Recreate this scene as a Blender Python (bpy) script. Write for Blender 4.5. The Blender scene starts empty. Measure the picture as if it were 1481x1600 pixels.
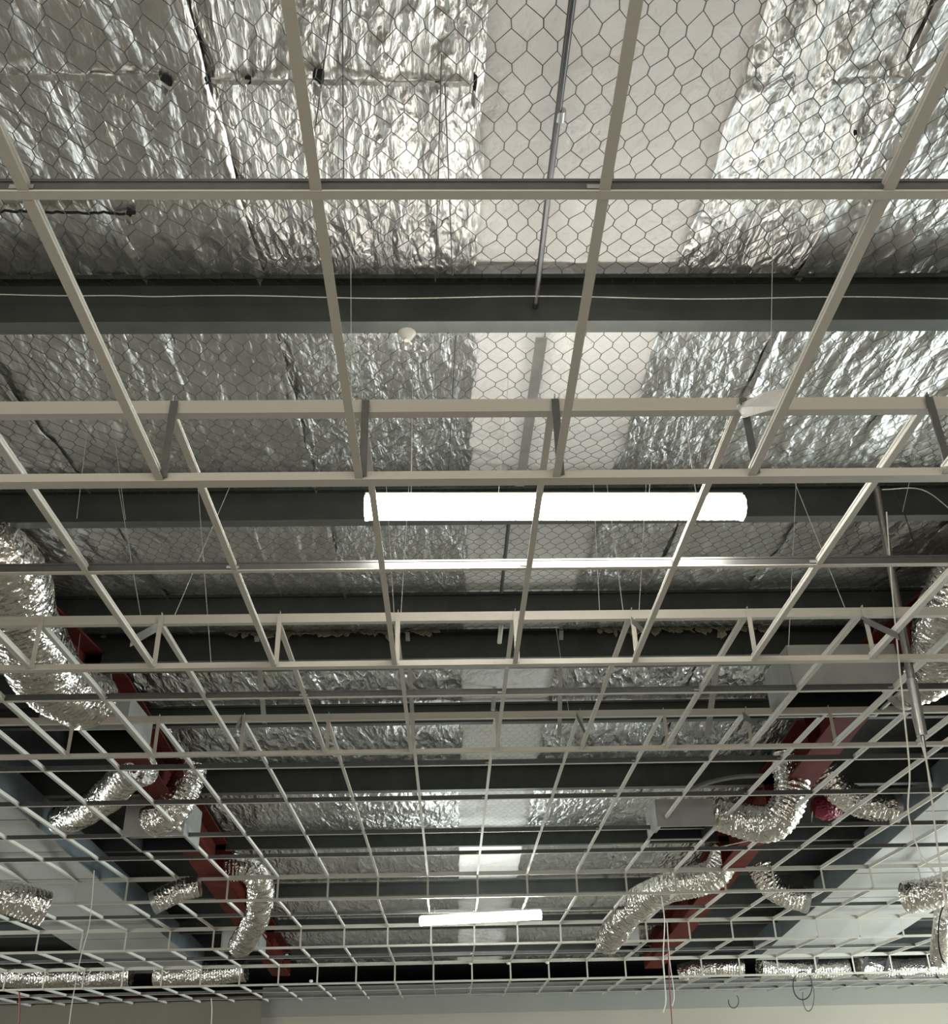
import bpy, math, random
import numpy as np
from mathutils import Matrix, Vector
random.seed(7)
D = bpy.data; COL = bpy.context.scene.collection; SC = bpy.context.scene

# ------------------------------------------------------------------ camera
FPX = 1623.4; PIT, YAW, ROLL = [math.radians(a) for a in (29.568, 1.729, 1.3286)]
CH = 1.5                                                        # eye height above the floor
def cam_axes():
    fwd_h = Vector((math.sin(YAW), math.cos(YAW), 0)); ex = Vector((math.cos(YAW), -math.sin(YAW), 0)); ez = Vector((0, 0, 1))
    fwd = fwd_h*math.cos(PIT) + ez*math.sin(PIT); up = -fwd_h*math.sin(PIT) + ez*math.cos(PIT)
    c, s = math.cos(ROLL), math.sin(ROLL)
    return ex*c - up*s, ex*s + up*c, fwd
RT, UP, FW = cam_axes()
cd = D.cameras.new('camera'); cam = D.objects.new('camera', cd); COL.objects.link(cam)
cd.sensor_fit = 'HORIZONTAL'; cd.sensor_width = 36; cd.lens = FPX*36/1481; cd.clip_start = .05; cd.clip_end = 200
M4 = Matrix((RT, UP, -FW)).transposed().to_4x4(); M4.translation = Vector((0, 0, CH)); cam.matrix_world = M4
SC.camera = cam
SC.view_settings.view_transform = 'Standard'; SC.view_settings.look = 'None'; SC.view_settings.gamma = 1
SC.view_settings.use_curve_mapping = False
SC.view_settings.exposure = 0.55

# ------------------------------------------------------------------ world and added fill area lights
w = D.worlds.new('world'); SC.world = w; w.use_nodes = True
w.node_tree.nodes['Background'].inputs[0].default_value = (.5, .58, .62, 1); w.node_tree.nodes['Background'].inputs[1].default_value = .12
def area(name, loc, target, sx, sy, power, col):
    l = D.lights.new(name, 'AREA'); l.shape = 'RECTANGLE'; l.size = sx; l.size_y = sy; l.energy = power; l.color = col
    o = D.objects.new(name, l); COL.objects.link(o); o.location = loc
    o.rotation_euler = (Vector(target)-Vector(loc)).to_track_quat('-Z', 'Y').to_euler(); return o
area('added_front_fill', (0, -4.8, 1.45), (0, 4, .6), 12, 2.5, 270, (1, .96, .88))  # fill light added behind the camera; the front wall has no opening
area('added_side_fill_right', (10.6, 15.0, 1.2), (2, 16, .9), 10, 2.2, 1000, (.88, .99, 1))  # added fill for the far bays, no window in this wall
area('added_side_fill_left', (-10.6, 14.0, 1.2), (-2, 16, .9), 8, 2.2, 380, (.92, 1, .98))  # weaker fill added on the left, no window there either

# ------------------------------------------------------------------ materials
def mat(name, col, rough=.5, metal=0, bump=None, vary=0, vscale=8, emis=None, spec=.5):
    m = D.materials.new(name); m.use_nodes = True; nt = m.node_tree; b = nt.nodes['Principled BSDF']
    b.inputs['Base Color'].default_value = (*col, 1); b.inputs['Roughness'].default_value = rough; b.inputs['Metallic'].default_value = metal
    b.inputs['Specular IOR Level'].default_value = spec
    if emis: b.inputs['Emission Color'].default_value = (*emis[0], 1); b.inputs['Emission Strength'].default_value = emis[1]
    tc = nt.nodes.new('ShaderNodeTexCoord')
    if vary:
        n = nt.nodes.new('ShaderNodeTexNoise'); n.inputs['Scale'].default_value = vscale; n.inputs['Detail'].default_value = 5
        nt.links.new(tc.outputs['Object'], n.inputs['Vector'])
        r = nt.nodes.new('ShaderNodeMapRange'); r.inputs[1].default_value = .3; r.inputs[2].default_value = .7
        r.inputs[3].default_value = 1-vary; r.inputs[4].default_value = 1+vary*.5
        nt.links.new(n.outputs['Fac'], r.inputs[0])
        mx = nt.nodes.new('ShaderNodeVectorMath'); mx.operation = 'SCALE'; mx.inputs[0].default_value = col
        nt.links.new(r.outputs[0], mx.inputs['Scale']); nt.links.new(mx.outputs[0], b.inputs['Base Color'])
    if bump: bump(nt, tc, b)
    return m
def crinkle(layers, dist, pre=(1, 1, 1)):
    """bump from layered voronoi facets and noise; layers = (kind, scale, weight)"""
    def f(nt, tc, b):
        mp = nt.nodes.new('ShaderNodeMapping'); mp.inputs['Scale'].default_value = pre
        nt.links.new(tc.outputs['Object'], mp.inputs['Vector'])
        wn = nt.nodes.new('ShaderNodeTexNoise'); wn.inputs['Scale'].default_value = 3.5; wn.inputs['Detail'].default_value = 4
        nt.links.new(mp.outputs[0], wn.inputs['Vector'])
        sc = nt.nodes.new('ShaderNodeVectorMath'); sc.operation = 'SCALE'; sc.inputs['Scale'].default_value = .35
        nt.links.new(wn.outputs['Color'], sc.inputs[0])
        ad = nt.nodes.new('ShaderNodeVectorMath'); nt.links.new(mp.outputs[0], ad.inputs[0]); nt.links.new(sc.outputs[0], ad.inputs[1])
        tot = None
        for k, s, wt in layers:
            if k == 'v':
                t = nt.nodes.new('ShaderNodeTexVoronoi'); t.inputs['Scale'].default_value = s; o = t.outputs['Distance']
            else:
                t = nt.nodes.new('ShaderNodeTexNoise'); t.inputs['Scale'].default_value = s; t.inputs['Detail'].default_value = 6; o = t.outputs['Fac']
            nt.links.new(ad.outputs[0], t.inputs['Vector'])
            mm = nt.nodes.new('ShaderNodeMath'); mm.operation = 'MULTIPLY_ADD'; mm.inputs[1].default_value = wt
            nt.links.new(o, mm.inputs[0])
            if tot is None: mm.inputs[2].default_value = 0
            else: nt.links.new(tot, mm.inputs[2])
            tot = mm.outputs[0]
        bp = nt.nodes.new('ShaderNodeBump'); bp.inputs['Strength'].default_value = 1; bp.inputs['Distance'].default_value = dist
        nt.links.new(tot, bp.inputs['Height']); nt.links.new(bp.outputs[0], b.inputs['Normal'])
    return f
M = dict(
    white=mat('white_powder_coat', (.45, .425, .365), .45),
    litweb=mat('batten_lit_tee_web', (.80, .78, .72), .4),  # web paint lighter than the cap: batten light put into its colour
    web=mat('galvanised_tee_web', (.11, .11, .105), .38, .4, vary=.12, vscale=30),
    cap=mat('tee_cap_paint', (.48, .455, .39), .42),
    foil=mat('crinkled_foil', (.75, .745, .72), .36, 1, crinkle([('v', 4.5, .6), ('v', 11, .28), ('n', 20, .18), ('n', 3, .4)], .031, (1.6, .6, 1)), vary=.10, vscale=2.5),
    foil2=mat('heavily_crumpled_foil', (.74, .73, .70), .38, 1, crinkle([('v', 6, .5), ('v', 15, .32), ('n', 34, .2), ('n', 3, .4)], .050, (1.9, .6, 1)), vary=.08, vscale=4),
    foil3=mat('bright_crinkled_foil', (.82, .83, .82), .28, 1, crinkle([('v', 3.5, .6), ('v', 9, .4), ('n', 16, .2)], .085, (1.9, .6, 1)), vary=.06, vscale=3),
    duct=mat('flexible_duct_foil', (.84, .80, .74), .22, 1, crinkle([('v', 9, .5), ('v', 24, .22), ('n', 5, .5)], .038, (1, 1, 1)), vary=.1, vscale=6),
    fabric=mat('white_skylight_fabric', (.87, .86, .83), .75, 0, crinkle([('n', 3, 1), ('v', 4, .12)], .09, (1, 1, 1)), vary=.07, vscale=2),
    purlin=mat('dark_galvanised_steel', (.040, .046, .040), .5, .2, vary=.25, vscale=6),
    lip=mat('lit_flange_and_bracket_steel', (.13, .14, .13), .45, .3, vary=.15, vscale=10),  # purlin flanges: light from below put into the colour; brackets share it
    wire=mat('dark_netting_wire', (.10, .10, .095), .5, .5),
    red=mat('red_oxide_steel', (.095, .012, .006), .75, 0, vary=.3, vscale=5, spec=.2),
    galv=mat('galvanised_sheet', (.50, .50, .48), .34, .8, vary=.15, vscale=9),
    board=mat('plasterboard_white', (.31, .305, .28), .8, vary=.06, vscale=2),
    joint=mat('board_joint_dark', (.06, .06, .06), .8),  # plain dark tone for board joints and straps
    bluegrey=mat('blue_grey_sheet_steel', (.20, .24, .265), .5, .1, vary=.2, vscale=4),
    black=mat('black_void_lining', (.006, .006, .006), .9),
    dark=mat('dark_roof_sheet', (.022, .025, .025), .7, vary=.3, vscale=2),
    brown=mat('dark_red_brown_cladding', (.30, .13, .08), .7, vary=.4, vscale=3),
    fringe=mat('torn_insulation_fibre', (.33, .30, .22), .9, vary=.3, vscale=30),
    wallg=mat('grey_painted_wall', (.21, .205, .175), .8, vary=.05, vscale=1),
    wallc=mat('cream_painted_wall', (.31, .28, .23), .8, vary=.05, vscale=1),
    wallb=mat('taupe_painted_wall', (.16, .14, .105), .8, vary=.08, vscale=1),
    floor=mat('dusty_concrete_floor', (.46, .42, .36), .7, vary=.15, vscale=1.5),
    side=mat('side_wall_paint', (.36, .34, .30), .85),
    steelwire=mat('suspension_wire', (.62, .62, .58), .35, .6),
    cable=mat('white_cable_sheath', (.72, .69, .62), .5),
    bcable=mat('black_cable_sheath', (.015, .015, .015), .5),
    rcable=mat('red_cable_sheath', (.25, .02, .025), .5),
    tubem=mat('galvanised_conduit', (.33, .32, .30), .3, .8, vary=.15, vscale=12),
    rod=mat('dark_steel_rod', (.10, .095, .10), .35, .7),
    led=mat('lit_diffuser', (1, 1, 1), .5, emis=((1, .965, .895), 27)),
    led2=mat('lit_diffuser_cool', (1, 1, 1), .5, emis=((.95, 1, .97), 34)),
    led3=mat('added_offstage_diffuser', (1, 1, 1), .5, emis=((1, .955, .88), 11)),  # emitter of the added battens out of view
    plastic=mat('white_plastic', (.7, .69, .64), .5),
    crimson=mat('crimson_plastic_wrap', (.22, .01, .03), .3, 0, crinkle([('v', 20, .5)], .04)),
    box=mat('dull_zinc_sheet', (.40, .40, .375), .45, .25, vary=.12, vscale=6),
    tape=mat('silver_tape', (.75, .74, .72), .25, 1),
)

# ------------------------------------------------------------------ mesh helpers (h = height above the eye)
class MB:
    def __init__(s): s.v = []; s.f = []; s.m = []; s.sm = []
    def add(s, vs, fs, mi=0, smooth=False):
        n = len(s.v); s.v += [tuple(p) for p in vs]; s.f += [tuple(i+n for i in f) for f in fs]; s.m += [mi]*len(fs); s.sm += [smooth]*len(fs)
    def box(s, x0, x1, y0, y1, z0, z1, mi=0):
        s.add([(x0,y0,z0),(x1,y0,z0),(x1,y1,z0),(x0,y1,z0),(x0,y0,z1),(x1,y0,z1),(x1,y1,z1),(x0,y1,z1)],
              [(0,3,2,1),(4,5,6,7),(0,1,5,4),(1,2,6,5),(2,3,7,6),(3,0,4,7)], mi)
    def sbox(s, x0, x1, y0, y1, za0, za1, zb0, zb1, mi=0):      # box whose heights differ at y0 (a) and y1 (b)
        s.add([(x0,y0,za0),(x1,y0,za0),(x1,y1,zb0),(x0,y1,zb0),(x0,y0,za1),(x1,y0,za1),(x1,y1,zb1),(x0,y1,zb1)],
              [(0,3,2,1),(4,5,6,7),(0,1,5,4),(1,2,6,5),(2,3,7,6),(3,0,4,7)], mi)
    def extrude(s, prof, a, b, u, v, mi=0):                     # closed profile [(p,q)] in plane (u,v) swept from a to b
        a = Vector(a); b = Vector(b); u = Vector(u); v = Vector(v); n = len(prof)
        vs = [a+u*p+v*q for p, q in prof]+[b+u*p+v*q for p, q in prof]
        fs = [(i, (i+1) % n, n+(i+1) % n, n+i) for i in range(n)] + [tuple(range(n))[::-1], tuple(range(n, 2*n))]
        s.add(vs, fs, mi)
    def tube(s, pts, r, seg=8, mi=0, caps=True, rf=None):
        pts = [Vector(p) for p in pts]; n = len(pts); rings = []
        t0 = (pts[1]-pts[0]).normalized(); up = Vector((0, 0, 1)) if abs(t0.z) < .9 else Vector((1, 0, 0))
        nx = t0.cross(up).normalized()
        for i, p in enumerate(pts):
            t = (pts[min(i+1, n-1)]-pts[max(i-1, 0)]).normalized(); nx = (nx-t*nx.dot(t)).normalized(); ny = t.cross(nx)
            ring = []
            for k in range(seg):
                a = 2*math.pi*k/seg; rr = rf(i, a) if rf else r
                ring.append(p+nx*math.cos(a)*rr+ny*math.sin(a)*rr)
            rings.append(ring)
        vs = [q for rg in rings for q in rg]
        fs = [(i*seg+k, i*seg+(k+1) % seg, (i+1)*seg+(k+1) % seg, (i+1)*seg+k) for i in range(n-1) for k in range(seg)]
        s.add(vs, fs, mi, seg > 5)
        if caps: s.add(rings[0]+rings[-1], [tuple(range(seg))[::-1], tuple(range(seg, 2*seg))], mi)
    def build(s, name, mats, parent=None, lift=True):
        me = D.meshes.new(name); z = CH if (lift and parent is None) else 0
        me.from_pydata([(x, y, q+z) for x, y, q in s.v] if z else s.v, [], s.f)
        for m_ in (mats if isinstance(mats, (list, tuple)) else [mats]): me.materials.append(m_)
        me.polygons.foreach_set('material_index', s.m); me.polygons.foreach_set('use_smooth', s.sm); me.update()
        o = D.objects.new(name, me); COL.objects.link(o)
        if parent: o.parent = parent
        return o
def tag(o, label=None, cat=None, group=None, kind=None):
    if label: o['label'] = label
    if cat: o['category'] = cat
    if group: o['group'] = group
    if kind: o['kind'] = kind
    return o
def root(name, label, cat, group=None):                          # all thing roots sit at the eye-height origin plane: children use h directly
    o = D.objects.new(name, None); o.empty_display_size = .1; COL.objects.link(o); o.location = (0, 0, CH); return tag(o, label, cat, group)
def recentre(o):
    """put the origin of an Empty root at the base of its parts"""
    ch = [c for c in D.objects if c.parent == o]; vs = [v.co for c in ch if c.type == 'MESH' for v in c.data.vertices]
    c0 = Vector((sum(v.x for v in vs)/len(vs), sum(v.y for v in vs)/len(vs), min(v.z for v in vs)))
    for c in ch:
        for v in c.data.vertices: v.co -= c0
        for g in [g for g in D.objects if g.parent == c]:
            for v in g.data.vertices: v.co -= c0
    o.location = Vector((0, 0, CH))+c0
def px_ray(px, py):
    return RT*((px-740.5)/FPX) - UP*((py-800)/FPX) + FW
def aY(px, py, Y): r = px_ray(px, py); return r*(Y/r.y)
def aH(px, py, H): r = px_ray(px, py); return r*(H/r.z)
def proj(p):
    p = Vector(p); d = p.dot(FW)
    return (740.5+FPX*p.dot(RT)/d, 800-FPX*p.dot(UP)/d) if d > .05 else (1e5, 1e5)
def seen(pts, m=0):
    for i in range(len(pts)-1):
        a, b = Vector(pts[i]), Vector(pts[i+1])
        for k in range(41):
            x, y = proj(a.lerp(b, k/40))
            if -m < x < 1481+m and -m < y < 1600+m: return True
    return False
ONES = 'first second third fourth fifth sixth seventh eighth ninth tenth eleventh twelfth thirteenth fourteenth fifteenth sixteenth seventeenth eighteenth nineteenth'.split()
def ordw(i):                                                     # 0-based
    n = i+1
    if n < 20: return ONES[n-1]
    t = {2: 'twenty', 3: 'thirty', 4: 'forty'}[n//10]
    return t[:-1]+'ieth' if n % 10 == 0 else t+'-'+ONES[n % 10-1]
def smooth(pts, n=8):
    P = [Vector(p) for p in pts]; P = [P[0]*2-P[1]]+P+[P[-1]*2-P[-2]]; out = []
    for i in range(1, len(P)-2):
        for k in range(n):
            t = k/n; a, b, c, d = P[i-1:i+3]
            out.append(.5*((2*b)+(c-a)*t+(2*a-5*b+4*c-d)*t*t+(3*b-a-3*c+d)*t**3))
    return out+[P[-2]]
def vnoise(x, y, seed=0):                                       # numpy value noise
    xi = np.floor(x).astype(np.int64); yi = np.floor(y).astype(np.int64); fx = x-xi; fy = y-yi
    fx = fx*fx*(3-2*fx); fy = fy*fy*(3-2*fy)
    def h(a, b):
        n = (a*374761393+b*668265263+seed*974634777) & 0x7fffffff; n = ((n ^ (n >> 13))*1274126177) & 0x7fffffff
        return (n & 0xffff)/65535.
    return (h(xi, yi)*(1-fx)+h(xi+1, yi)*fx)*(1-fy)+(h(xi, yi+1)*(1-fx)+h(xi+1, yi+1)*fx)*fy

# ------------------------------------------------------------------ layout
RIDGE = 8.3
def roof(Y): return 2.60+.09*Y if Y <= RIDGE else 3.347-.09*(Y-RIDGE)
PURL = [3.2, 5.13, 6.88, 7.74, 9.36, 10.93, 13.1, 15.3, 17.3, 19.3]
SKY0, SKY1 = .11, .95
TH = [1.648, 1.899, 2.141, 2.386, 2.134, 1.882, 1.622]           # tier heights above the eye
TY = [.36, 2.715, 4.906, 7.204, 13.147, 15.456, 17.64, 20.6]     # tier ends
def gx(k): return k*.6-.265
KS = range(-18, 21)

# ------------------------------------------------------------------ setting
def struct(name, mb, m): return tag(mb.build(name, m), kind='structure')
b = MB(); b.box(-11, 11, -5, 24, -CH-.1, -CH); struct('floor', b, M['floor'])
b = MB(); b.box(-11.1, -11, -5, 24, -CH, 3.6); struct('wall_left', b, M['side'])
b = MB(); b.box(11, 11.1, -5, 24, -CH, 3.6); struct('wall_right', b, M['side'])
b = MB(); b.box(-11, 11, -5.1, -5, -CH, 3.6); struct('wall_front', b, M['side'])
b = MB(); b.box(-11, 11, 23.9, 24, -CH, 3.4); struct('wall_back', b, M['brown'])
b = MB(); b.box(-3.42, 11, 20.85, 20.95, -CH, 1.40, 1); b.box(-3.42, 11, 20.80, 20.95, 1.40, 1.885, 0)
struct('wall_back_partition', b, [M['wallg'], M['wallc']])
b = MB(); b.box(-11, -3.42, 20.55, 20.95, -CH, 1.66); struct('wall_back_left', b, M['wallb'])
b = MB()
b.sbox(-11, 11, -5, RIDGE, roof(-5)+.16, roof(-5)+.2, roof(RIDGE)+.16, roof(RIDGE)+.2); b.sbox(-11, 11, RIDGE, 24, roof(RIDGE)+.16, roof(RIDGE)+.2, roof(24)+.16, roof(24)+.2)
struct('ceiling', b, M['dark'])

# ------------------------------------------------------------------ foil blankets and skylight strip
def bayinfo(Y):
    """0..1 position inside the purlin bay (1-d array)"""
    e = np.array([-5, -2.5, -.6, 1.3]+PURL+[21.3, 23.5]); i = np.clip(np.searchsorted(e, Y, 'right')-1, 0, len(e)-2)
    return (Y-e[i])/(e[i+1]-e[i])
def sheet_h(X, Y, amp, seed, ridges=()):
    R = np.where(Y <= RIDGE, 2.60+.09*Y, 3.347-.09*(Y-RIDGE)); t = bayinfo(Y)
    sag = .045*np.sin(np.pi*np.clip(t, 0, 1))**.7
    z = R+.012-sag*(np.minimum(1, abs(t-.5)*0+1))
    n = (vnoise(X*5, Y*1.6, seed)-.5)*1.0+(vnoise(X*13, Y*3.2, seed+1)-.5)*.55+(vnoise(X*27+Y*4, Y*9, seed+2)-.5)*.28
    n = n+(np.abs(vnoise(X*9+Y, Y*2.3, seed+5)-.5)*-1.2)
    fade = np.clip(np.minimum(t, 1-t)*9, .15, 1)
    z = z+n*amp*fade
    for xr, wd, hh in ridges:
        xx = xr+.03*(vnoise(Y*1.7, Y*0+xr*7, 3)-.5)
        z = z-hh*np.exp(-((X-xx)/wd)**2)
    return z
def sheet(x0, x1, y0, y1, dx, dy, amp, seed, ridges=(), drop=0):
    nx = max(2, int((x1-x0)/dx)); ny = max(2, int((y1-y0)/dy))
    xs = np.linspace(x0, x1, nx+1); ys = np.linspace(y0, y1, ny+1); X, Y = np.meshgrid(xs, ys)
    edge = .012*(vnoise(Y*6, Y*0+seed, 9)-.5); wob = np.where(X == x0, 1, np.where(X == x1, 1, 0))
    Z = sheet_h(X, Y, amp, seed, ridges)-drop; X = X+edge*wob*2
    v = np.stack([X.ravel(), Y.ravel(), Z.ravel()], 1)
    i = np.arange((nx+1)*(ny+1)).reshape(ny+1, nx+1)
    f = np.stack([i[:-1, :-1].ravel(), i[1:, :-1].ravel(), i[1:, 1:].ravel(), i[:-1, 1:].ravel()], 1)
    m = MB(); m.v = [tuple(p) for p in v.tolist()]; m.f = [tuple(q) for q in f.tolist()]; m.m = [0]*len(m.f); m.sm = [True]*len(m.f)
    return m
LE = [SKY0+.02, -.72, -1.17, -2.0, -3.0, -4.4]; RE = [SKY1-.02, 1.42, 2.15, 3.1, 4.8]
nm_l = ['heavily crumpled silver foil blanket along the left edge of the near white skylight strip',
        'narrow silver foil blanket, second left of the white strip on the near roof slope',
        'silver foil blanket with a long raised seam, third left of the near white strip',
        'silver foil blanket, fourth left of the near white strip, towards the left frame edge',
        'outermost silver foil blanket at the far left of the near roof slope']
nm_r = ['crumpled silver foil blanket along the right edge of the near white skylight strip',
        'silver foil blanket, second right of the white strip on the near roof slope',
        'silver foil blanket, third right of the near white strip, towards the right frame edge',
        'outermost silver foil blanket at the far right of the near roof slope']
blankets = {}
for i in range(5):
    x1, x0 = LE[i]+.0, LE[i+1]-.03
    if i == 0: rd = [(-.16, .02, .012), (-.02, .012, .012), (-.35, .015, .01)]
    else: rd = [(LE[i]-.02, .018, .022), ((x0+x1)/2, .015, .008)]
    o = sheet(x0, x1, -1.5, RIDGE, .022, .04, .022 if i == 0 else .017, 11+i, rd, drop=.006*(i % 2)).build('foil_blanket', M['foil2'] if i == 0 else M['foil'])
    tag(o, nm_l[i], 'roof insulation', 'foil blankets on the near roof slope'); blankets['l%d' % i] = o
for i in range(4):
    x0, x1 = RE[i], RE[i+1]+.03
    rd = [(1.05, .012, .014), (1.12, .012, .012), (1.22, .015, .012), (1.40, .02, .02)] if i == 0 else [(RE[i]+.02, .018, .02), ((x0+x1)/2, .015, .008)]
    o = sheet(x0, x1, -1.5, RIDGE, .022, .04, .022 if i == 0 else .017, 31+i, rd, drop=.006*(i % 2)).build('foil_blanket', M['foil2'] if i == 0 else M['foil'])
    tag(o, nm_r[i], 'roof insulation', 'foil blankets on the near roof slope'); blankets['r%d' % i] = o
o = sheet(SKY0-.02, SKY1+.02, -1.5, RIDGE, .04, .06, .010, 51, [(.55, .05, .006)], drop=-.012).build('skylight_strip', M['fabric'])
tag(o, 'broad white translucent roof strip between the foil blankets, near slope above the camera', 'skylight')
far = [(-2.75, -1.2, 'left-hand silver foil blanket on the far roof slope, beside the red rafter'), (-1.23, SKY0+.02, 'silver foil blanket just left of the white strip on the far roof slope'),
       (SKY1-.02, 2.2, 'silver foil blanket just right of the white strip on the far roof slope'), (2.17, 3.4, 'right-hand silver foil blanket on the far roof slope, beside the red rafter')]
for i, (x0, x1, l) in enumerate(far):
    tag(sheet(x0, x1, RIDGE, 20.6, .035, .06, .028, 61+i, [(x0+.03, .02, .02)]).build('foil_blanket', M['foil3']), l, 'roof insulation', 'foil blankets on the far roof slope')
tag(sheet(SKY0-.02, SKY1+.02, RIDGE, 20.6, .06, .08, .012, 71, drop=-.012).build('skylight_strip', M['fabric']),
    'narrow-looking white translucent roof strip on the far slope beyond the ridge', 'skylight')

# tears, tape lines and flaps in the foil (parts of their blankets)
def on_roof(px, py, off=.05):
    r = px_ray(px, py); s = 1.0
    for _ in range(30): s = (roof(r.y*s)-off)/r.z
    return r*s
def world_part(mb, name, m, parent):                             # part given in h coordinates under a lifted mesh thing
    o = mb.build(name, m, parent=None); o.parent = parent; return o
def blob(px, py, w, h, parent, seed):
    rnd = random.Random(seed); c = on_roof(px, py, .058); n = 11; m = MB()
    pts = [c+Vector((math.cos(2*math.pi*k/n)*w*rnd.uniform(.5, 1.1), math.sin(2*math.pi*k/n)*h*rnd.uniform(.5, 1.1), .01*rnd.random())) for k in range(n)]
    m.add(pts+[p+Vector((0, 0, .012)) for p in pts], [tuple(range(n)), tuple(range(n, 2*n))[::-1]]+[(k, (k+1) % n, n+(k+1) % n, n+k) for k in range(n)])
    tag(world_part(m, 'tear', M['black'], parent), 'black ragged tear in the foil')
    f = MB(); a = c+Vector((-w*.9, h*.3, -.006)); f.add([a, a+Vector((w*1.1, h*.25, -.025)), a+Vector((w*.8, h*1.1, -.03)), a+Vector((-w*.2, h*.9, -.01))], [(0, 1, 2, 3)])
    f.add([Vector(p)+Vector((0, 0, .003)) for p in f.v], [(0, 1, 2, 3)]); world_part(f, 'torn_flap', M['foil2'], parent)
blob(262, 127, .022, .022, blankets['l1'], 1); blob(322, 128, .014, .016, blankets['l0'], 2); blob(387, 128, .014, .012, blankets['l0'], 3)
blob(499, 122, .022, .032, blankets['l0'], 4); blob(203, 336, .02, .012, blankets['l1'], 5); blob(684, 131, .012, .008, blankets['l0'], 6)
blob(742, 130, .010, .05, blankets['l0'], 7); blob(1337, 211, .008, .008, blankets['r0'], 8)
def strip(pa, pb, wd, parent, name, m, n=24, off=.05, jit=.004):
    s_ = MB(); vs = []
    for k in range(n+1):
        p = on_roof(pa[0]+(pb[0]-pa[0])*k/n, pa[1]+(pb[1]-pa[1])*k/n, off); j = random.uniform(-jit, jit)
        vs += [p+Vector((0, -wd/2+j, -.004)), p+Vector((0, wd/2+j, -.004)), p+Vector((0, wd/2+j, .004)), p+Vector((0, -wd/2+j, .004))]
    fs = []
    for k in range(n):
        a = 4*k
        for q in range(4): fs.append((a+q, a+(q+1) % 4, a+4+(q+1) % 4, a+4+q))
    s_.add(vs, fs); return world_part(s_, name, m, parent)
strip((0, 122), (250, 120), .022, blankets['l2'], 'joint_tape', M['foil']); strip((330, 127), (738, 131), .016, blankets['l0'], 'joint_tape', M['foil'])
strip((0, 330), (195, 333), .006, blankets['l2'], 'cut', M['black'], jit=.006); strip((1300, 128), (1452, 122), .02, blankets['r1'], 'joint_tape', M['foil'])

# ------------------------------------------------------------------ safety wire netting under the foil
def netting(x0, x1, y0, y1, seed, r):
    a, tw, dg = .0835, .03, .0485; per = 2*(tw+dg); nx = int((x1-x0)/a); ny = int((y1-y0)/(tw+dg))
    P = {}; segs = []
    def node(i, j, top):                                         # twist j at half-column i; even rows on even columns
        return (i, j, top)
    for j in range(ny+1):
        for i in range(nx+1):
            x = x0+(i+.5*(j % 2))*a; y = y0+j*(tw+dg)
            P[(i, j, 0)] = (x, y); P[(i, j, 1)] = (x, y+tw)
            segs.append(((i, j, 0), (i, j, 1), 1))
            if j < ny:
                for di in ((-1, 0) if j % 2 == 0 else (0, 1)):
                    if 0 <= i+di <= nx: segs.append(((i, j, 1), (i+di, j+1, 0), 0))
    keys = list(P); idx = {k: n for n, k in enumerate(keys)}; A = np.array([P[k] for k in keys])
    X, Y = A[:, 0], A[:, 1]
    jx = (vnoise(X*7, Y*7, seed)-.5)*.022+(vnoise(X*1.5, Y*1.5, seed+1)-.5)*.06+(vnoise(X*40, Y*40, seed+4)-.5)*.008; jy = (vnoise(X*7, Y*7, seed+2)-.5)*.022+(vnoise(X*1.2, Y*1.2, seed+3)-.5)*.07
    X = X+jx; Y = Y+jy; R = np.where(Y <= RIDGE, 2.60+.09*Y, 3.347-.09*(Y-RIDGE)); t = bayinfo(Y)
    Z = R-.006-.062*np.sin(np.pi*np.clip(t, 0, 1))**.7-.004
    V = np.stack([X, Y, Z], 1); S = np.array([(idx[p], idx[q], k) for p, q, k in segs])
    p, q = V[S[:, 0]], V[S[:, 1]]; d = q-p; d /= np.linalg.norm(d, axis=1)[:, None]
    n1 = np.cross(d, [0, 0, 1.]); n1 /= np.linalg.norm(n1, axis=1)[:, None]; n2 = np.cross(d, n1); rr = (r*(1+.5*S[:, 2]))[:, None]
    vs = []
    for e in (p, q):
        for k in range(3):
            an = 2*math.pi*k/3; vs.append(e+n1*math.cos(an)*rr+n2*math.sin(an)*rr)
    vs = np.stack(vs, 1).reshape(-1, 3); n = len(S); base = np.arange(n)*6
    fs = np.concatenate([np.stack([base+k, base+(k+1) % 3, base+3+(k+1) % 3, base+3+k], 1) for k in range(3)])
    m = MB(); m.v = [tuple(t_) for t_ in vs.tolist()]; m.f = [tuple(t_) for t_ in fs.tolist()]; m.m = [0]*len(m.f); m.sm = [False]*len(m.f)
    return m
tag(netting(-4.2, 4.6, .9, 7.6, 3, .00155).build('wire_netting', M['wire']), 'hexagonal wire netting stretched under the foil and white strip above the camera', 'wire netting')
tag(netting(-2.6, 3.3, 9.5, 13.0, 8, .0008).build('wire_netting', M['wire']), 'hexagonal wire netting under the foil on the far roof slope', 'wire netting')

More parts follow.
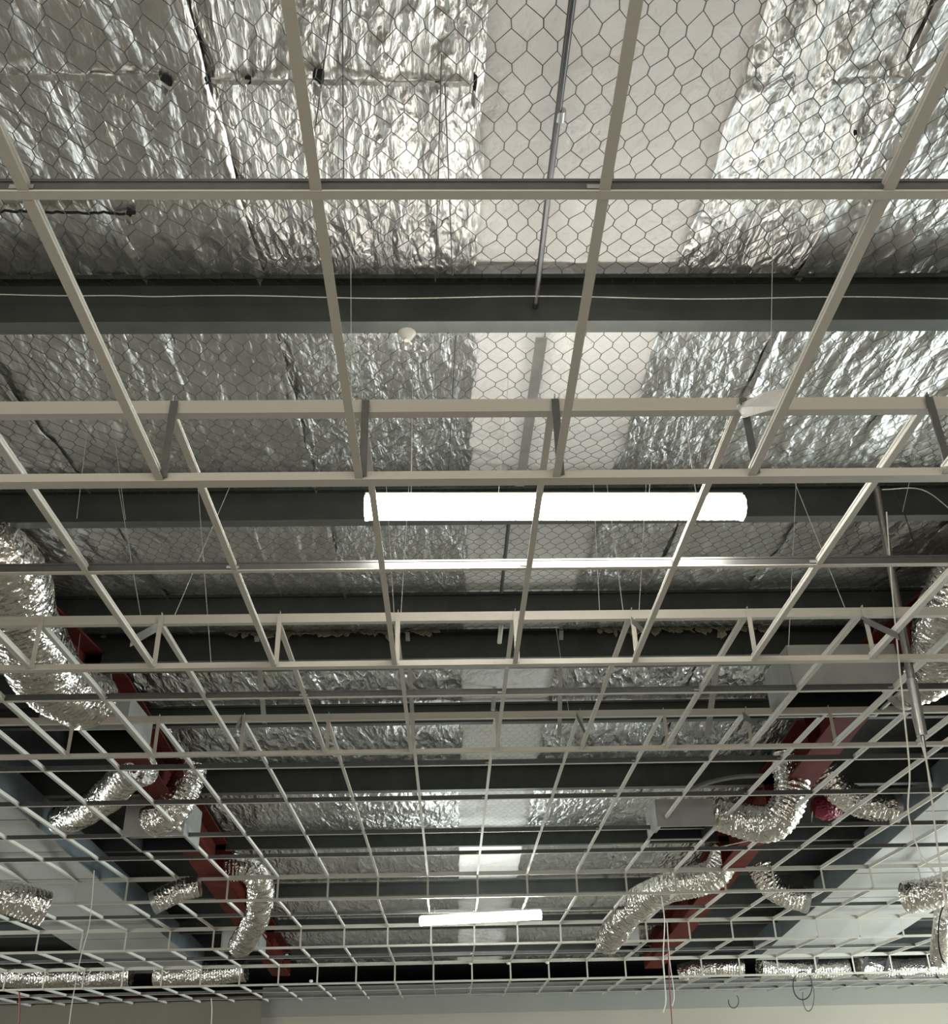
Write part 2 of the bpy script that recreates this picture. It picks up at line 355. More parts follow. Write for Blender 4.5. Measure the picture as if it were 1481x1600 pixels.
# ------------------------------------------------------------------ purlins and rafters
pn = ['nearest dark steel purlin, crossing the whole frame above the first ceiling step', 'second dark steel purlin from the camera, right behind the near lit batten',
      'third dark steel purlin, just above the second ceiling step', 'deep dark ridge purlin with torn yellow insulation along its top',
      'first dark steel purlin beyond the ridge', 'second dark steel purlin beyond the ridge', 'third dark steel purlin beyond the ridge', 'fourth dark steel purlin beyond the ridge',
      'fifth dark steel purlin beyond the ridge, near the far batten', 'last dark steel purlin before the far wall']
for i, y in enumerate(PURL):
    dep = [.19, .18, .19, .22, .17, .24, .17, .17, .17, .17][i]; fl = [.07, .07, .06, .25, .07, .1, .07, .07, .07, .07][i]; top = roof(y)-.012
    b = MB(); x0, x1 = -10.9, 10.9
    b.box(x0, x1, y, y+.006, top-dep, top); b.box(x0, x1, y-.06, y, top-.004, top)
    b.box(x0, x1, y-.06, y-.056, top-.02, top-.004)
    o = b.build('purlin', M['purlin'])
    f = MB(); f.box(x0, x1, y, y+fl, top-dep-.003, top-dep); f.box(x0, x1, y+fl-.004, y+fl, top-dep, top-dep+.02)
    world_part(f, 'bottom_flange', M['lip'], o); tag(o, pn[i], 'purlin', 'steel purlins under the roof')
def rbot(y): return 2.81-.083*abs(y-8.4)
for x, l in ((-2.86, 'dark red painted steel rafter on the left, running away towards the far wall'), (3.46, 'dark red painted steel rafter on the right, behind the foil ducts')):
    b = MB()
    for y0, y1 in ((-3, 8.4), (8.4, 19.2)):
        for xa, xb, za, zb in ((x-.15, x+.15, 0, .016), (x-.008, x+.008, .016, .37), (x-.15, x+.15, .37, .386)):
            b.sbox(xa, xb, y0, y1, rbot(y0)+za, rbot(y0)+zb, rbot(y1)+za, rbot(y1)+zb)
    o = b.build('rafter', M['red']); tag(o, l, 'rafter', 'red steel rafters')
    for y in PURL:
        for xa, xb in ((x-.13, x-.008), (x+.008, x+.13)):
            s_ = MB(); s_.box(xa, xb, y, y+.01, rbot(y)+.016, rbot(y)+.37); world_part(s_, 'stiffener', M['red'], o)

# torn insulation hanging over the ridge purlin
for x0, x1, l in ((-1.75, -.1, 'ragged yellowish insulation fringe hanging on the ridge purlin, left part'), (1.2, 2.6, 'ragged yellowish insulation fringe hanging on the ridge purlin, right part')):
    b = MB(); x = x0
    while x < x1:
        wd = random.uniform(.015, .05); ln = random.uniform(.02, .075)*(1 if random.random() < .85 else 1.7); z = roof(7.66)-.01
        a = [(x, 7.66, z), (x+wd, 7.66, z), (x+wd*1.1+random.uniform(-.02, .02), 7.64+random.uniform(-.02, .01), z-ln*.7), (x+wd*.5+random.uniform(-.02, .02), 7.62, z-ln), (x-.01, 7.64, z-ln*.6)]
        c = [(p[0], p[1]+.015, p[2]) for p in a]
        b.add(a+c, [(0, 1, 2, 3, 4), (9, 8, 7, 6, 5)]+[(k, 5+k, 5+(k+1) % 5, (k+1) % 5) for k in range(5)]); x += wd*.7
    tag(b.build('insulation_fringe', M['fringe']), l, 'insulation', kind='stuff')

# ------------------------------------------------------------------ suspended ceiling grid
TW, THh = .024, .038
tee_names = ['lowest near ceiling tier', 'second ceiling tier', 'third ceiling tier', 'high middle ceiling tier', 'fifth ceiling tier', 'sixth ceiling tier', 'farthest ceiling tier']
for t in range(7):
    h, y0, y1 = TH[t], TY[t], TY[t+1]; vis = [k for k in KS if seen([(gx(k), y0, h), (gx(k), y1, h)])]
    vis.sort()
    for n, k in enumerate(vis):
        x = gx(k); b = MB(); a0, a1 = y0+.012, y1-.012
        b.box(x-TW/2, x+TW/2, a0, a1, h, h+.003, 0); b.box(x-.001, x+.001, a0, a1, h+.003, h+THh-.008, 1); b.box(x-.004, x+.004, a0, a1, h+THh-.008, h+THh, 1)
        tag(b.build('cross_tee', [M['white'], M['litweb']]), 'white tee running front to back in the %s, %s from the left' % (tee_names[t], ordw(n)), 'ceiling tee', 'front to back tees of the '+tee_names[t])
rows = [(0, 1.561, 'nearest crossing main tee, cutting across the white strip near the top of the frame'),
        (1, 3.822, 'crossing main tee just behind the near lit batten, gleaming in its light'),
        (2, 6.032, 'crossing main tee halfway along the third ceiling tier'),
        (3, 8.388, 'first crossing main tee inside the high middle ceiling tier'), (3, 9.504, 'second crossing main tee inside the high middle ceiling tier'),
        (3, 10.817, 'third crossing main tee inside the high middle ceiling tier'), (3, 11.912, 'fourth crossing main tee inside the high middle ceiling tier'),
        (4, 14.30, 'crossing main tee in the fifth ceiling tier, behind the far lit batten'), (5, 16.55, 'crossing main tee in the sixth ceiling tier'),
        (6, 18.75, 'nearer crossing main tee of the farthest ceiling tier'), (6, 19.85, 'farther crossing main tee of the farthest ceiling tier')]
XL, XR = -10.8, 10.8
for t, y, l in rows:
    h = TH[t]; b = MB()
    b.box(XL, XR, y-.001, y+.001, h+.003, h+THh-.002); b.box(XL, XR, y-.004, y+.004, h+THh-.002, h+THh+.006)
    b.box(XL, XR, y-.0035, y+.0035, h+.003, h+.007)
    o = b.build('main_tee', M['web']); c = MB(); c.box(XL, XR, y-TW/2, y+TW/2, h-.001, h+.003); world_part(c, 'cap_strip', M['cap'], o)
    x = XL+.3
    while x < XR:
        if seen([(x, y, h), (x+.05, y, h)]): s_ = MB(); s_.box(x, x+.05, y-.007, y-.001, h+.012, h+.024); world_part(s_, 'splice_clip', M['galv'], o)
        x += 1.2
    tag(o, l, 'ceiling tee', 'crossing main tees of the ceiling grid')
sn = ['first', 'second', 'third', 'fourth', 'fifth', 'sixth']
for i in range(6):
    y = TY[i+1]; lo, hi = min(TH[i], TH[i+1]), max(TH[i], TH[i+1]); up = TH[i+1] > TH[i]
    for h, wd, fc, wh in ((lo, .042, .026, 'lower'), (hi, .034, .046, 'upper')):
        b = MB(); b.box(XL, XR, y-wd/2, y+wd/2, h-.002, h); b.box(XL, XR, y-wd/2, y-wd/2+.002, h, h+fc); b.box(XL, XR, y+wd/2-.002, y+wd/2, h, h+fc*.6)
        tag(b.build('step_angle', M['white']), 'long white angle along the %s edge of the %s ceiling step' % (wh, sn[i]), 'ceiling angle', 'white angles along the ceiling steps')
    vis = [k for k in KS if seen([(gx(k), y, lo), (gx(k), y, hi)])]
    for n, k in enumerate(vis):
        x = gx(k)+(.012 if i < 3 else 0); b = MB(); e = .035 if i < 3 else .0; yy = y-.018
        b.box(x-.012, x+.012, yy-.014, yy-.012, lo+.004, hi+e); b.box(x-.001, x+.001, yy-.012, yy+.012, lo+.004, hi+e*1.6)
        tag(b.build('step_upright', M['web'] if i == 0 else M['white']), 'short upright on the %s ceiling step, %s upright from the left' % (sn[i], ordw(n)), 'upright', 'uprights of the %s ceiling step' % sn[i])

# loose bent flanges at step uprights
def blade(name, pts, th, m, label, cat, grp=None):
    b = MB(); P = [Vector(p) for p in pts]; n = len(P); nr = (P[1]-P[0]).cross(P[2]-P[0]).normalized()*th
    b.add(P+[p+nr for p in P], [tuple(range(n)), tuple(range(n, 2*n))[::-1]]+[(k, (k+1) % n, n+(k+1) % n, n+k) for k in range(n)])
    return tag(b.build(name, m), label, cat, grp)
blade('bent_flange', [aY(1150, 634, 2.70), aY(1196, 612, 2.62), aY(1231, 606, 2.52), aY(1224, 634, 2.46), aY(1160, 652, 2.68)], .003, M['fabric'],
      'bright white bent sheet flange sticking out of the first ceiling step', 'bracket')
for i, (pa, pb, y0, y1, wd, l) in enumerate([((247, 972), (205, 995), 4.88, 4.55, .05, 'tan folded bracket at the second ceiling step, left of the near batten'),
        ((985, 962), (1007, 983), 4.88, 4.65, .04, 'small folded bracket at the second ceiling step, right of centre'),
        ((1347, 962), (1402, 988), 4.88, 4.5, .04, 'long folded bracket at the second ceiling step beside the grey conduit'),
        ((378, 1118), (360, 1146), 7.18, 6.95, .045, 'dark folded bracket at the third ceiling step, left half'),
        ((900, 1113), (914, 1141), 7.18, 6.95, .045, 'dark folded bracket at the third ceiling step, right of centre'),
        ((1160, 1113), (1192, 1135), 7.18, 6.9, .045, 'dark folded bracket at the third ceiling step, right half')]):
    a, b_ = aY(*pa, y0), aY(*pb, y1); z = Vector((0, 0, wd))
    bb = MB(); n_ = Vector((.002, .002, 0)); bb.add([a, b_, b_-z, a-z, a+n_, b_+n_, b_-z+n_, a-z+n_], [(0, 1, 2, 3), (7, 6, 5, 4), (0, 4, 5, 1), (3, 2, 6, 7), (1, 5, 6, 2), (0, 3, 7, 4)])
    y_ = Vector((0, .03, 0)); bb.add([a, b_, b_+y_, a+y_, a-Vector((0, 0, .002)), b_-Vector((0, 0, .002)), b_+y_-Vector((0, 0, .002)), a+y_-Vector((0, 0, .002))], [(0, 1, 2, 3), (7, 6, 5, 4), (0, 4, 5, 1), (1, 5, 6, 2), (2, 6, 7, 3), (3, 7, 4, 0)])
    tag(bb.build('folded_bracket', M['galv'] if i < 3 else M['lip']), l, 'bracket', 'folded brackets at the ceiling steps')

# ------------------------------------------------------------------ lit battens
def batten(pa, pb, w, t, led, label, name='light_batten', hang=None):
    r = root(name, label, 'light'); a, b_ = Vector(pa), Vector(pb); ax = (b_-a).normalized(); v = Vector((0, 0, 1)); u = v.cross(ax).normalized(); v = ax.cross(u)
    d = MB(); prof = [(-w*.34, .004), (-w*.5, -t*.35), (-w*.42, -t*.75), (-w*.2, -t), (w*.2, -t), (w*.42, -t*.75), (w*.5, -t*.35), (w*.34, .004)]
    d.extrude(prof, a+ax*.012, b_-ax*.012, u, v); d.build('diffuser', led, r)
    h = MB(); h.extrude([(-w*.3, .004), (w*.3, .004), (w*.26, .024), (-w*.26, .024)], a, b_, u, v); h.build('housing', M['plastic'], r)
    for q in (.12, .88):
        p = a.lerp(b_, q)+v*.024; hg = MB(); hg.tube([p, Vector((p.x, p.y, hang if hang else roof(p.y)-.05))], .0025, 6); hg.build('hanger', M['steelwire'], r)
    for p, q in ((a, a+ax*.012), (b_-ax*.012, b_)):
        c = MB(); c.extrude([(x*1.04, y*1.04) for x, y in prof], p, q, u, v); c.build('end_cap', M['plastic'] if name != 'light_batten' else led, r)
    recentre(r); return r
batten(aY(571, 783, 3.6), aY(1159, 783, 3.6), .11, .075, M['led'], 'bright lit batten hanging above the second ceiling tier, nearer and larger of two')
batten(aY(657, 1434, 13.9), aY(845, 1424, 13.55), .12, .09, M['led2'], 'small slightly tilted lit batten hanging in the far ceiling tiers', hang=2.134)

# unseen battens added out of frame to brighten the room
for x, y, h in ((-5.4, 3.6, 1.6), (6.2, 3.6, 1.6), (.45, -1.6, 1.9), (-4.4, -1.6, 1.9), (5.2, -1.6, 1.9)):
    batten((x-.75, y, h), (x+.75, y, h), .11, .075, M['led3'], 'added fill batten outside the picture at %s' % {(-5.4, 3.6): 'the left of the near tier', (6.2, 3.6): 'the right of the near tier', (.45, -1.6): 'the middle behind the camera', (-4.4, -1.6): 'the left behind the camera', (5.2, -1.6): 'the right behind the camera'}[(x, y)])

# ------------------------------------------------------------------ bulkheads with white soffit boards
def bulk(x0, x1, ys, f, thick, xin, label):
    r = root('bulkhead', label, 'bulkhead', 'bulkheads along both sides'); (y0, y1) = ys
    s_ = MB(); a = f(y0); c = f(y1); s_.sbox(x0, x1, y0, y1, a, a+.015, c, c+.015); s_.build('soffit_board', M['board'], r)
    g = MB(); X0, X1 = (xin-.01, xin) if xin > x0+1e-3 else (xin, xin+.01)
    g.sbox(X0, X1, y0, y1, a+.015, a+thick, c+.015, c+thick); g.build('side_sheet', M['bluegrey'], r)
    y = y0+.6
    while y < y1:
        j = MB(); j.box(x0+.01, x1-.01, y-.006, y+.006, f(y)-.003, f(y)+.002); j.build('board_joint', M['joint'], r); y += 1.2
    recentre(r)
bulk(-5.75, -4.2, (7.6, 19.6), lambda y: 2.70-.0553*(y-7.6), .33, -4.2, 'long left bulkhead with pale soffit boards and a blue-grey inner side')
bulk(5.15, 6.95, (8.3, 18.9), lambda y: 2.90-.0867*(y-8.3), .33, 5.15, 'long right bulkhead with white soffit boards and a blue-grey inner side')

# ------------------------------------------------------------------ plenum boxes
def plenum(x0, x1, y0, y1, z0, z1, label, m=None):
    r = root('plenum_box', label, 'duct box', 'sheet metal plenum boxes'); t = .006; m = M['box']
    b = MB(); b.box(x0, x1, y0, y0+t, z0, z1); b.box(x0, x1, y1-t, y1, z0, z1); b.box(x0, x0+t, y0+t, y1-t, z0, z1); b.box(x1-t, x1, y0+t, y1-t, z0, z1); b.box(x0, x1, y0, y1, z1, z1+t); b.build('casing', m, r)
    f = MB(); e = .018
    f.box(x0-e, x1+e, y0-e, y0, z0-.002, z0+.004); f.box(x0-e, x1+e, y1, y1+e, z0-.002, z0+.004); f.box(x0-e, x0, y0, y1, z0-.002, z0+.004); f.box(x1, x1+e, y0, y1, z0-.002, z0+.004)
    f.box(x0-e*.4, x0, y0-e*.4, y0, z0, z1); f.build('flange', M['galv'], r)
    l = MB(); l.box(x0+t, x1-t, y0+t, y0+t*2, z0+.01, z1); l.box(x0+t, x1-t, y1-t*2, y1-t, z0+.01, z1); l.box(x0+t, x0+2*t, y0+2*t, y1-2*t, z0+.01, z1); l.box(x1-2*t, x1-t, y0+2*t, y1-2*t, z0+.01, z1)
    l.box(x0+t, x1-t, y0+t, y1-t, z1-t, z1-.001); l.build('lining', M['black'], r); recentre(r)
plenum(-3.0, -2.36, 7.45, 8.1, 2.42, 2.68, 'galvanised plenum box on the left, below the big foil duct', M['galv'])
plenum(2.36, 3.12, 6.72, 7.3, 2.40, 2.72, 'galvanised plenum box on the right, open black underside, beside the grey conduit', M['galv'])
def px_plenum(pl, pr, pyt, pyb, Y, dep, label):
    a = aY(pl, pyb, Y); c = aY(pr, pyb, Y); t = aY(pl, pyt, Y); plenum(a.x, c.x, Y, Y+dep, a.z, t.z, label)
px_plenum(192, 286, 1246, 1308, 10.6, .7, 'second plenum box on the left, beside the red rafter')
px_plenum(345, 404, 1455, 1487, 16.0, .6, 'third and farthest plenum box on the left side')
px_plenum(1028, 1118, 1250, 1292, 10.4, .6, 'second plenum box on the right with a pale upright end face')
px_plenum(940, 1000, 1450, 1478, 15.8, .6, 'farthest plenum box on the right, under the long foil duct')

# ------------------------------------------------------------------ flexible foil ducts
def duct(pts, r, label, seed=0, ends=(False, False)):
    P = smooth(pts, 14); L = [0]
    for i in range(1, len(P)): L.append(L[-1]+(P[i]-P[i-1]).length)
    n = max(24, int(L[-1]/.012)); Q = []; j = 0
    for k in range(n+1):
        s = L[-1]*k/n
        while j < len(L)-2 and L[j+1] < s: j += 1
        Q.append(P[j].lerp(P[j+1], (s-L[j])/max(1e-6, L[j+1]-L[j])))
    rnd = random.Random(seed); ph = [rnd.uniform(0, 6.28) for _ in range(5)]; jit = [[rnd.uniform(-1, 1) for _ in range(24)] for _ in range(n+1)]
    def rf(i, a):
        s = L[-1]*i/n
        return r*(1+.035*math.sin(s*2*math.pi/.045+ph[0]+.6*math.sin(a+ph[1]))+.04*math.sin(s*7+ph[2]+a*2)+.03*jit[i][int(a/(2*math.pi)*24+.5) % 24])
    ro = root('flexible_duct', label, 'duct', 'silver foil flexible ducts')
    b = MB(); b.tube(Q, r, 24, rf=rf, caps=True); b.build('duct_sleeve', M['duct'], ro)
    for e, (p, q) in zip(ends, ((Q[0], Q[2]), (Q[-1], Q[-3]))):
        if e: c = MB(); c.tube([p+(p-q).normalized()*.03, p-(p-q).normalized()*.03], r*1.06, 20); c.build('end_collar', M['galv'], ro)
    recentre(ro)
duct([aY(-80, 800, 5.1), aY(2, 885, 5.4), aY(38, 980, 6.1), aY(80, 1060, 6.8), aY(140, 1098, 7.25)], .215, 'big silver foil duct hanging at the left edge, bending into the near plenum box', 1)
duct([aH(225, 1198, 2.72), aH(195, 1215, 2.68), aH(160, 1250, 2.66), aH(100, 1280, 2.62)], .16, 'silver foil duct running left from the red rafter, beyond the near left plenum box', 2, (False, True))
duct([aY(300, 1195, 10.3), aY(288, 1230, 10.3), aY(268, 1265, 10.3), aY(236, 1285, 10.4)], .165, 'silver foil duct curling down in front of the second left plenum box', 3)
duct([aY(312, 1384, 13.0), aY(280, 1392, 13.0), aY(242, 1410, 13.0)], .125, 'short drooping duct piece left of the far left rafter', 4, (False, True))
duct([aY(352, 1356, 13.6), aY(385, 1357, 13.6), aY(406, 1380, 13.7), aY(402, 1430, 14.4), aY(376, 1478, 15.6)], .165, 'long silver foil duct curving down to the farthest left plenum box', 5)
duct([aY(1512, 885, 5.8), aY(1478, 960, 6.1), aY(1462, 1040, 6.7), aY(1405, 1068, 7.0)], .18, 'silver foil duct at the right edge bending towards the near right plenum box', 6, (False, True))
duct([aY(1233, 1180, 10.2), aY(1236, 1240, 10.2), aY(1210, 1284, 10.3), aY(1165, 1284, 10.5), aY(1122, 1272, 10.6)], .17, 'silver foil duct in a hanging elbow joined to the second right plenum box', 7)
duct([aY(1288, 1205, 10.8), aY(1310, 1235, 10.8), aY(1345, 1254, 10.8), aY(1398, 1262, 10.8)], .15, 'silver foil duct sloping from the right rafter to the right bulkhead', 8, (False, True))
duct([aY(1136, 1332, 13.3), aY(1112, 1368, 13.4), aY(1040, 1388, 13.7), aY(990, 1418, 14.4), aY(950, 1470, 15.7)], .185, 'longest silver foil duct winding down to the farthest right plenum box', 9)
duct([aY(1185, 1350, 13.6), aY(1202, 1382, 13.6), aY(1225, 1398, 13.6), aY(1258, 1406, 13.6)], .15, 'short foil duct beside the right rafter, ending at the right bulkhead', 10, (False, True))
duct([aY(-30, 1400, 11.5), aY(20, 1405, 11.6), aY(70, 1420, 11.8)], .17, 'silver foil duct crossing the left edge below the soffit boards', 11)
duct([aY(1520, 1375, 12.0), aY(1470, 1392, 12.0), aY(1415, 1402, 12.3)], .17, 'silver foil duct at the right edge below the bulkhead end', 12)
duct([aY(1478, 1400, 14), aY(1474, 1450, 14), aY(1470, 1500, 14.5)], .13, 'silver foil duct dropping along the right edge of the frame', 13)
duct([aY(-40, 1524, 19.2), aY(100, 1525, 19.2), aY(205, 1523, 19.2)], .19, 'low silver foil duct lying across the far left corner', 14)
duct([aY(245, 1522, 19.4), aY(300, 1523, 19.3), aY(385, 1515, 19.2)], .19, 'low silver foil duct in the far left, nearest the grey wall', 15)
duct([aY(1062, 1522, 19.2), aY(1110, 1512, 19.0), aY(1160, 1512, 19.0)], .15, 'short low foil duct at the foot of the right rafter', 16)
duct([aY(1186, 1512, 19.0), aY(1240, 1516, 19.1), aY(1325, 1514, 19.1)], .16, 'low foil duct in the far right, between two black straps', 17)
duct([aY(1340, 1512, 18.9), aY(1410, 1515, 18.9), aY(1520, 1512, 18.9)], .17, 'low bright foil duct in the far right corner', 18)

# ------------------------------------------------------------------ conduit, bridging, wires, cables
r = root('conduit_pipe', 'grey vertical conduit pipe hanging from the second purlin at right', 'pipe')
b = MB(); b.tube([aY(1369, 762, 5.0), aY(1440, 1150, 5.0)], .021, 14); b.build('pipe', M['tubem'], r)
b = MB(); b.tube([aY(1424, 1062, 5.0), aY(1441, 1150, 5.0)], .026, 14); b.build('sleeve', M['galv'], r)
b = MB(); b.tube([aY(1441, 1150, 5.0), aY(1445, 1172, 5.0)], .009, 8); b.build('tip', M['rod'], r); recentre(r)
def rline(pts, off, w, h, m, name, label, cat, grp=None):
    P = [on_roof(x, y, off) for x, y in pts]; b = MB()
    for p, q in zip(P[:-1], P[1:]): b.extrude([(-w/2, 0), (w/2, 0), (w/2, h), (-w/2, h)], p, q, (1, 0, 0), (0, 0, 1))
    return tag(b.build(name, m), label, cat, grp)
b = MB(); b.tube([on_roof(898, -30, .09), on_roof(858, 290, .09), on_roof(834, 497, .14)], .011, 8)
o = tag(b.build('sag_rod', M['rod']), 'thin dark sag rod crossing the near white strip', 'rod')
c = MB(); p = on_roof(876, 180, .09); c.tube([p-Vector((0, .02, 0)), p+Vector((0, .02, 0))], .016, 8); world_part(c, 'coupling', M['galv'], o)
rline([(846, 528), (812, 760)], .09, .05, .004, M['galv'], 'bridging_strip', 'grey galvanised bridging strip across the white strip in the second roof bay', 'strap')
b = MB(); b.tube([on_roof(795, 815, .09), on_roof(783, 925, .09)], .012, 8); tag(b.build('sag_rod', M['rod']), 'short dark sag rod behind the near lit batten', 'rod')
b = MB(); b.tube([aY(783, 978, 7.3), aY(780, 1005, 7.3)], .017, 8); tag(b.build('hanger_stub', M['plastic']), 'short white stub hanging in front of the ridge purlin', 'rod')
b = MB(); b.tube([aY(775, 1050, 9.0), aY(770, 1110, 9.0)], .02, 8); tag(b.build('hanger_stub', M['galv']), 'pale rod standing before the first purlin beyond the ridge', 'rod')
for i, (a_, c_, w, l) in enumerate([((636, 980), (646, 1150), .034, 'grey strut left of centre hanging below the ridge'), ((877, 978), (874, 1150), .034, 'grey strut right of centre hanging below the ridge'),
        ((1128, 974), (1105, 1150), .05, 'wide grey strut hanging below the ridge, right half'), ((400, 984), (413, 1130), .04, 'grey strut hanging below the ridge, left half'),
        ((160, 985), (172, 1072), .04, 'leftmost grey strut hanging below the ridge, above the left plenum box'), ((1372, 975), (1362, 1012), .05, 'short grey strut behind the second ceiling step at right')]):
    p, q = aY(*a_, 7.66), aY(*c_, 8.3 if i < 5 else 7.8); b = MB(); b.extrude([(-w/2, 0), (w/2, 0), (w/2, .004), (w/2-.003, .004), (w/2-.003, .03), (w/2-.006, .03), (w/2-.006, .004), (-w/2, .004)], p, q, (1, 0, 0), (0, 1, 0)); tag(b.build('hanging_strut', M['box']), l, 'strut', 'grey struts below the ridge')
def wire(pts, r, m, name, label, cat, grp=None, n=6, sm=True):
    b = MB(); b.tube(smooth(pts, n) if sm and len(pts) > 2 else pts, r, 6); return tag(b.build(name, m), label, cat, grp)
wire([aY(x, 463+2*math.sin(x*.013)+(x/1481)*3-(3 if x < 200 else 0), 3.12) for x in range(-60, 1560, 60)], .0018, M['cable'], 'straining_wire', 'thin pale wire strung across the face of the nearest purlin', 'wire')
sw = [((548, 400), (549, 655), 2.9, 'above the first step, left of the white strip'), ((1207, 385), (1203, 640), 2.85, 'above the first step, right of the white strip'),
      ((1030, 560), (1014, 772), 3.5, 'just right of the white strip in the second roof bay'), ((180, 690), (196, 812), 3.7, 'left of the near batten, longer of a pair'),
      ((134, 690), (120, 810), 3.7, 'left of the near batten, slanting outwards'), ((1435, 690), (1410, 800), 3.8, 'at right beside the conduit pipe'),
      ((210, 905), (222, 975), 5.6, 'above the second step, far left'), ((297, 905), (270, 968), 5.6, 'slanting above the second step at left'), ((320, 905), (330, 1040), 5.4, 'upright above the second step at left'),
      ((612, 900), (616, 965), 5.5, 'above the second step below the batten, left one'), ((630, 900), (626, 965), 5.5, 'above the second step below the batten, second one'),
      ((934, 900), (937, 962), 5.5, 'above the second step, right of centre'), ((967, 905), (974, 960), 5.5, 'slanting above the second step, right of centre'),
      ((1003, 870), (998, 960), 5.5, 'above the second step right of the gleaming tee'), ((1238, 880), (1232, 1010), 5.6, 'in front of the right plenum box'), ((1302, 905), (1322, 955), 5.5, 'slanting towards the folded bracket at right'),
      ((790, 640), (778, 780), 3.6, 'behind the near batten at centre'), ((108, 1150), (105, 1178), 7.3, 'hanging in the near left plenum opening'),
      ((886, 1095), (889, 1115), 7.4, 'above the third step at centre right')]
for a_, c_, Y, l in sw:
    Y = 2.70 if Y < 3.2 else 3.82 if Y < 4 else 4.90 if Y < 6 else 7.2
    p, q = aY(*a_, Y), aY(*c_, Y); p = q+(p-q)*((roof(Y)-.03-q.z)/(p.z-q.z))
    wire([p, q], .0013 if Y < 4.5 else .002, M['steelwire'], 'suspension_wire', 'thin suspension wire '+l, 'wire', 'suspension wires of the ceiling grid')
# near left diagonals in the second roof bay
for i, (a_, c_) in enumerate([((8, 525), (100, 640)), ((50, 560), (150, 690))]):
    b = MB(); b.tube([on_roof(*a_, .08), on_roof(*c_, .08)], .0028, 6); tag(b.build('bracing_wire', M['wire']), 'dark slanting bracing wire under the foil at left, %s one' % ['nearer', 'farther'][i], 'wire')
for i, (a_, c_) in enumerate([((520, 0), (492, 205)), ((690, 85), (680, 440)), ((535, 0), (537, 290)), ((695, 130), (707, 430)), ((712, 525), (700, 745))]):
    b = MB(); b.tube([on_roof(*a_, .07), on_roof(*c_, .07)], .0022, 6)
    tag(b.build('tie_wire', M['wire']), 'thin dark tie wire on the crumpled foil, ' + ['from the biggest tear', 'nearest the white strip in the first bay', 'upright one beside the second tee', 'short one near the white strip edge', 'in the second roof bay'][i], 'wire')
# conduit rose under the nearest purlin
r = root('sprinkler_head', 'small cream cup-shaped fitting hanging under the nearest purlin', 'fitting'); c = aY(636, 517, 3.27)
b = MB(); b.tube([c, c-Vector((0, 0, .012)), c-Vector((0, 0, .03)), c-Vector((0, 0, .05))], .03, 14, rf=lambda i, a: [.036, .036, .026, .012][i]); b.build('cup', M['plastic'], r)
b = MB(); b.tube([c+Vector((0, 0, .012)), c], .046, 14); b.build('base', M['galv'], r); recentre(r)
for i, x in enumerate([570, 591, 610, 676, 700, 1032, 1047]):
    a_ = aY(x, 512, 3.27); b = MB(); b.tube([a_, a_-Vector((0, 0, .03))], .003, 6); tag(b.build('screw_tip', M['rod']), 'small dark screw tip poking below the nearest purlin, %s from the left' % ordw(i), 'screw', 'screw tips under the nearest purlin')
# hanging cables
wire([aY(1385, 800, 4.9), aY(1392, 900, 4.9), aY(1402, 1010, 4.85), aY(1412, 1110, 4.8), aY(1421, 1205, 4.8), aY(1419, 1270, 4.8), aY(1436, 1330, 4.8), aY(1462, 1365, 4.8)], .0042, M['cable'], 'hanging_cable', 'long white cable hanging left of the conduit pipe', 'cable')
wire([aY(1441, 1150, 4.95), aY(1449, 1200, 4.95), aY(1457, 1260, 4.95), aY(1464, 1320, 4.95), aY(1478, 1420, 4.95)], .0045, M['cable'], 'hanging_cable', 'white cable dropping out of the conduit pipe end', 'cable')
wire([aY(1439, 1160, 5.0), aY(1447, 1190, 5.0), aY(1455, 1230, 5.0)], .0042, M['cable'], 'hanging_cable', 'short white cable twin at the conduit pipe end', 'cable')
wire([aY(1378, 765, 4.6), aY(1440, 765, 4.5), aY(1490, 800, 4.4)], .003, M['steelwire'], 'hanging_cable', 'pale cord curving off the right edge above the conduit pipe', 'cable')
wire([aY(1395, 765, 4.9), aY(1412, 800, 4.9), aY(1428, 850, 4.9), aY(1438, 885, 4.9)], .003, M['bcable'], 'hanging_cable', 'thin black cable right of the conduit pipe top', 'cable')
wire([aY(1075, 1235, 10), aY(1110, 1222, 10), aY(1150, 1214, 10), aY(1195, 1212, 10)], .022, M['tubem'], 'grey_hose', 'grey hose arching beside the hanging duct elbow at right', 'hose')
wire([aY(1083, 1322, 12), aY(1110, 1325, 12), aY(1140, 1320, 12), aY(1175, 1312, 12)], .006, M['cable'], 'slack_cord', 'slack cord below the second right plenum box', 'cable')
wire([aY(1033, 1400, 13), aY(1038, 1440, 13), aY(1036, 1500, 13.2), aY(1040, 1560, 13.2), aY(1036, 1582, 13.2)], .007, M['cable'], 'hanging_cable', 'pale cable dangling low in front of the far wall, left strand', 'cable')
wire([aY(1042, 1440, 13.1), aY(1046, 1500, 13.1), aY(1053, 1552, 13.1), aY(1050, 1572, 13.1)], .006, M['cable'], 'hanging_cable', 'pale cable dangling low in front of the far wall, right strand', 'cable')
wire([aY(1044, 1485, 13), aY(1046, 1540, 13), aY(1050, 1600, 13), aY(1052, 1640, 13)], .007, M['rcable'], 'hanging_cable', 'thin dark red cable hanging down past the far wall', 'cable')
wire([aY(147, 1360, 9), aY(140, 1440, 9), aY(125, 1500, 9), aY(112, 1570, 9), aY(106, 1620, 9)], .004, M['cable'], 'hanging_cable', 'thin pale string slanting down at the lower left', 'cable')
wire([aY(30, 1550, 12), aY(31, 1580, 12), aY(28, 1620, 12)], .008, M['rcable'], 'hanging_cable', 'brownish cable against the taupe wall at lower left', 'cable')
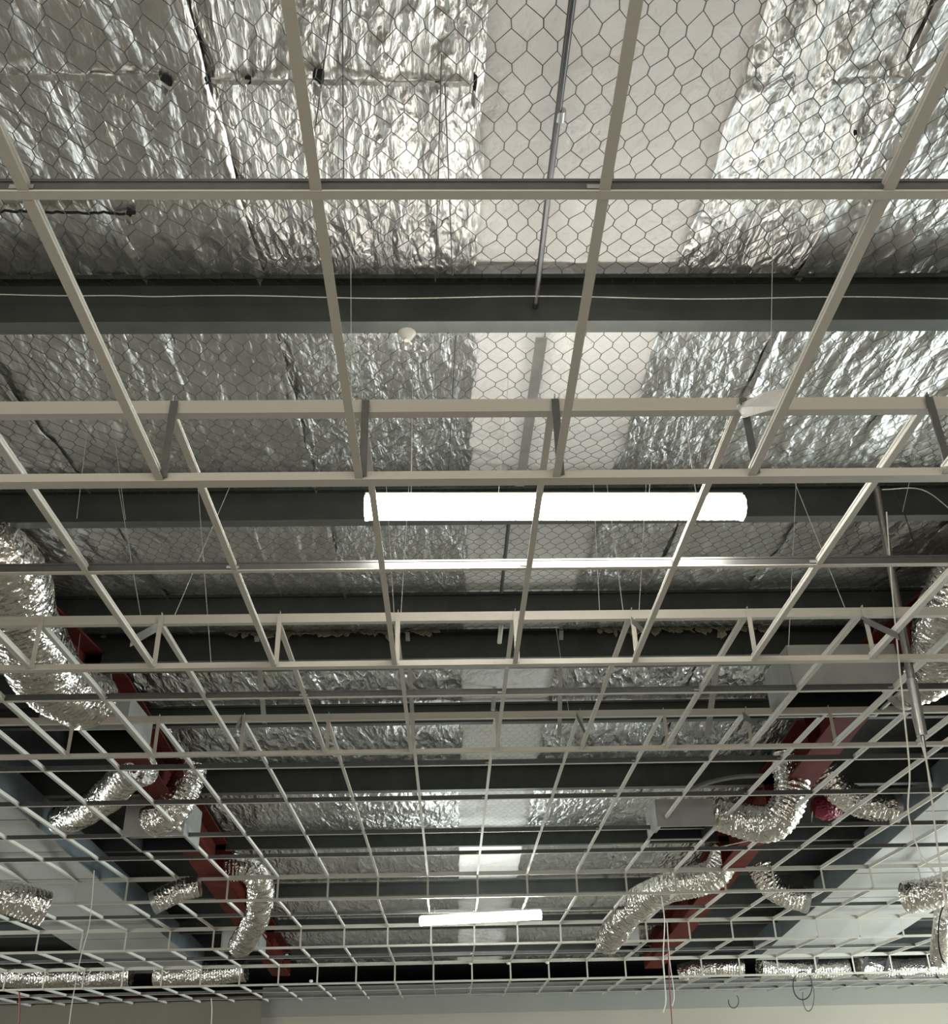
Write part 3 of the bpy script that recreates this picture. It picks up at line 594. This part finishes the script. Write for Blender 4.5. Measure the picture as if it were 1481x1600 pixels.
wire([aY(330, 1560, 15), aY(331, 1580, 15), aY(329, 1620, 15)], .005, M['cable'], 'hanging_cable', 'pale string in front of the taupe wall, left of the wall corner', 'cable')
def loop(cx, cy, rx, ry, Y, r, m, label, a0=0, a1=2*math.pi):
    wire([aY(cx+rx*math.cos(a0+(a1-a0)*k/14), cy+ry*math.sin(a0+(a1-a0)*k/14), Y+.01*k) for k in range(15)], r, m, 'cable_loop', label, 'cable')
loop(1254, 1540, 15, 22, 17.6, .010, M['bcable'], 'black coiled cable loop hanging before the far right wall')
loop(1263, 1556, 9, 24, 17.6, .006, M['bcable'], 'thin black cable loop hanging below the coiled loop', -1.2, 3.4)
loop(1146, 1564, 8, 11, 19.85, .008, M['bcable'], 'small black open cable loop against the far wall', -.9, 3.3)
loop(1478, 1460, 12, 45, 11, .008, M['bcable'], 'black cable bow at the right edge of the frame', 1.7, 4.7)
for x, l in ((1272, 'leftmost'), (1349, 'middle'), (1385, 'rightmost')):
    a_, c_ = aY(x+5, 1495, 18.72), aY(x-3, 1524, 18.72); b = MB(); b.extrude([(-.03, 0), (.03, 0), (.03, .008), (-.03, .008)], a_, c_, (1, 0, 0), (0, 1, 0)); tag(b.build('strap', M['joint']), 'black hanging strap in the far right corner, %s of three' % l, 'strap')
for i, (x, y) in enumerate([(735, 1505), (794, 1505), (855, 1504), (486, 1533), (448, 1493)]):
    c = aY(x, y, 17.61); b = MB(); b.tube([c+Vector((0, 0, .02)), c, c-Vector((0, 0, .02))], .03, 10, rf=lambda i, a: [.018, .032, .018][i]); tag(b.build('grid_clip', M['plastic']), 'small white knob on the far grid, %s from the left' % ['third', 'fourth', 'fifth', 'second', 'first'][i], 'clip', 'white knobs on the far grid')
# red wrapped bundle by the right rafter
ro = root('wrapped_bundle', 'crimson plastic wrapped bundle lying beside the right red rafter', 'bundle')
b = MB(); P = [aY(1270, 1262, 11.4), aY(1290, 1262, 11.4), aY(1312, 1262, 11.4)]; b.tube(smooth(P, 6), .12, 16, rf=lambda i, a: .13*(1+.08*math.sin(a*5+i))*(.6+.4*math.sin(math.pi*(i+1)/14))); b.build('wrap', M['crimson'], ro)
b = MB(); a_, c_ = aY(1268, 1286, 11.2), aY(1312, 1286, 11.2); b.tube([aY(1269, 1268, 11.2), a_, c_, aY(1314, 1268, 11.2)], .008, 6); b.build('cradle', M['galv'], ro); recentre(ro)
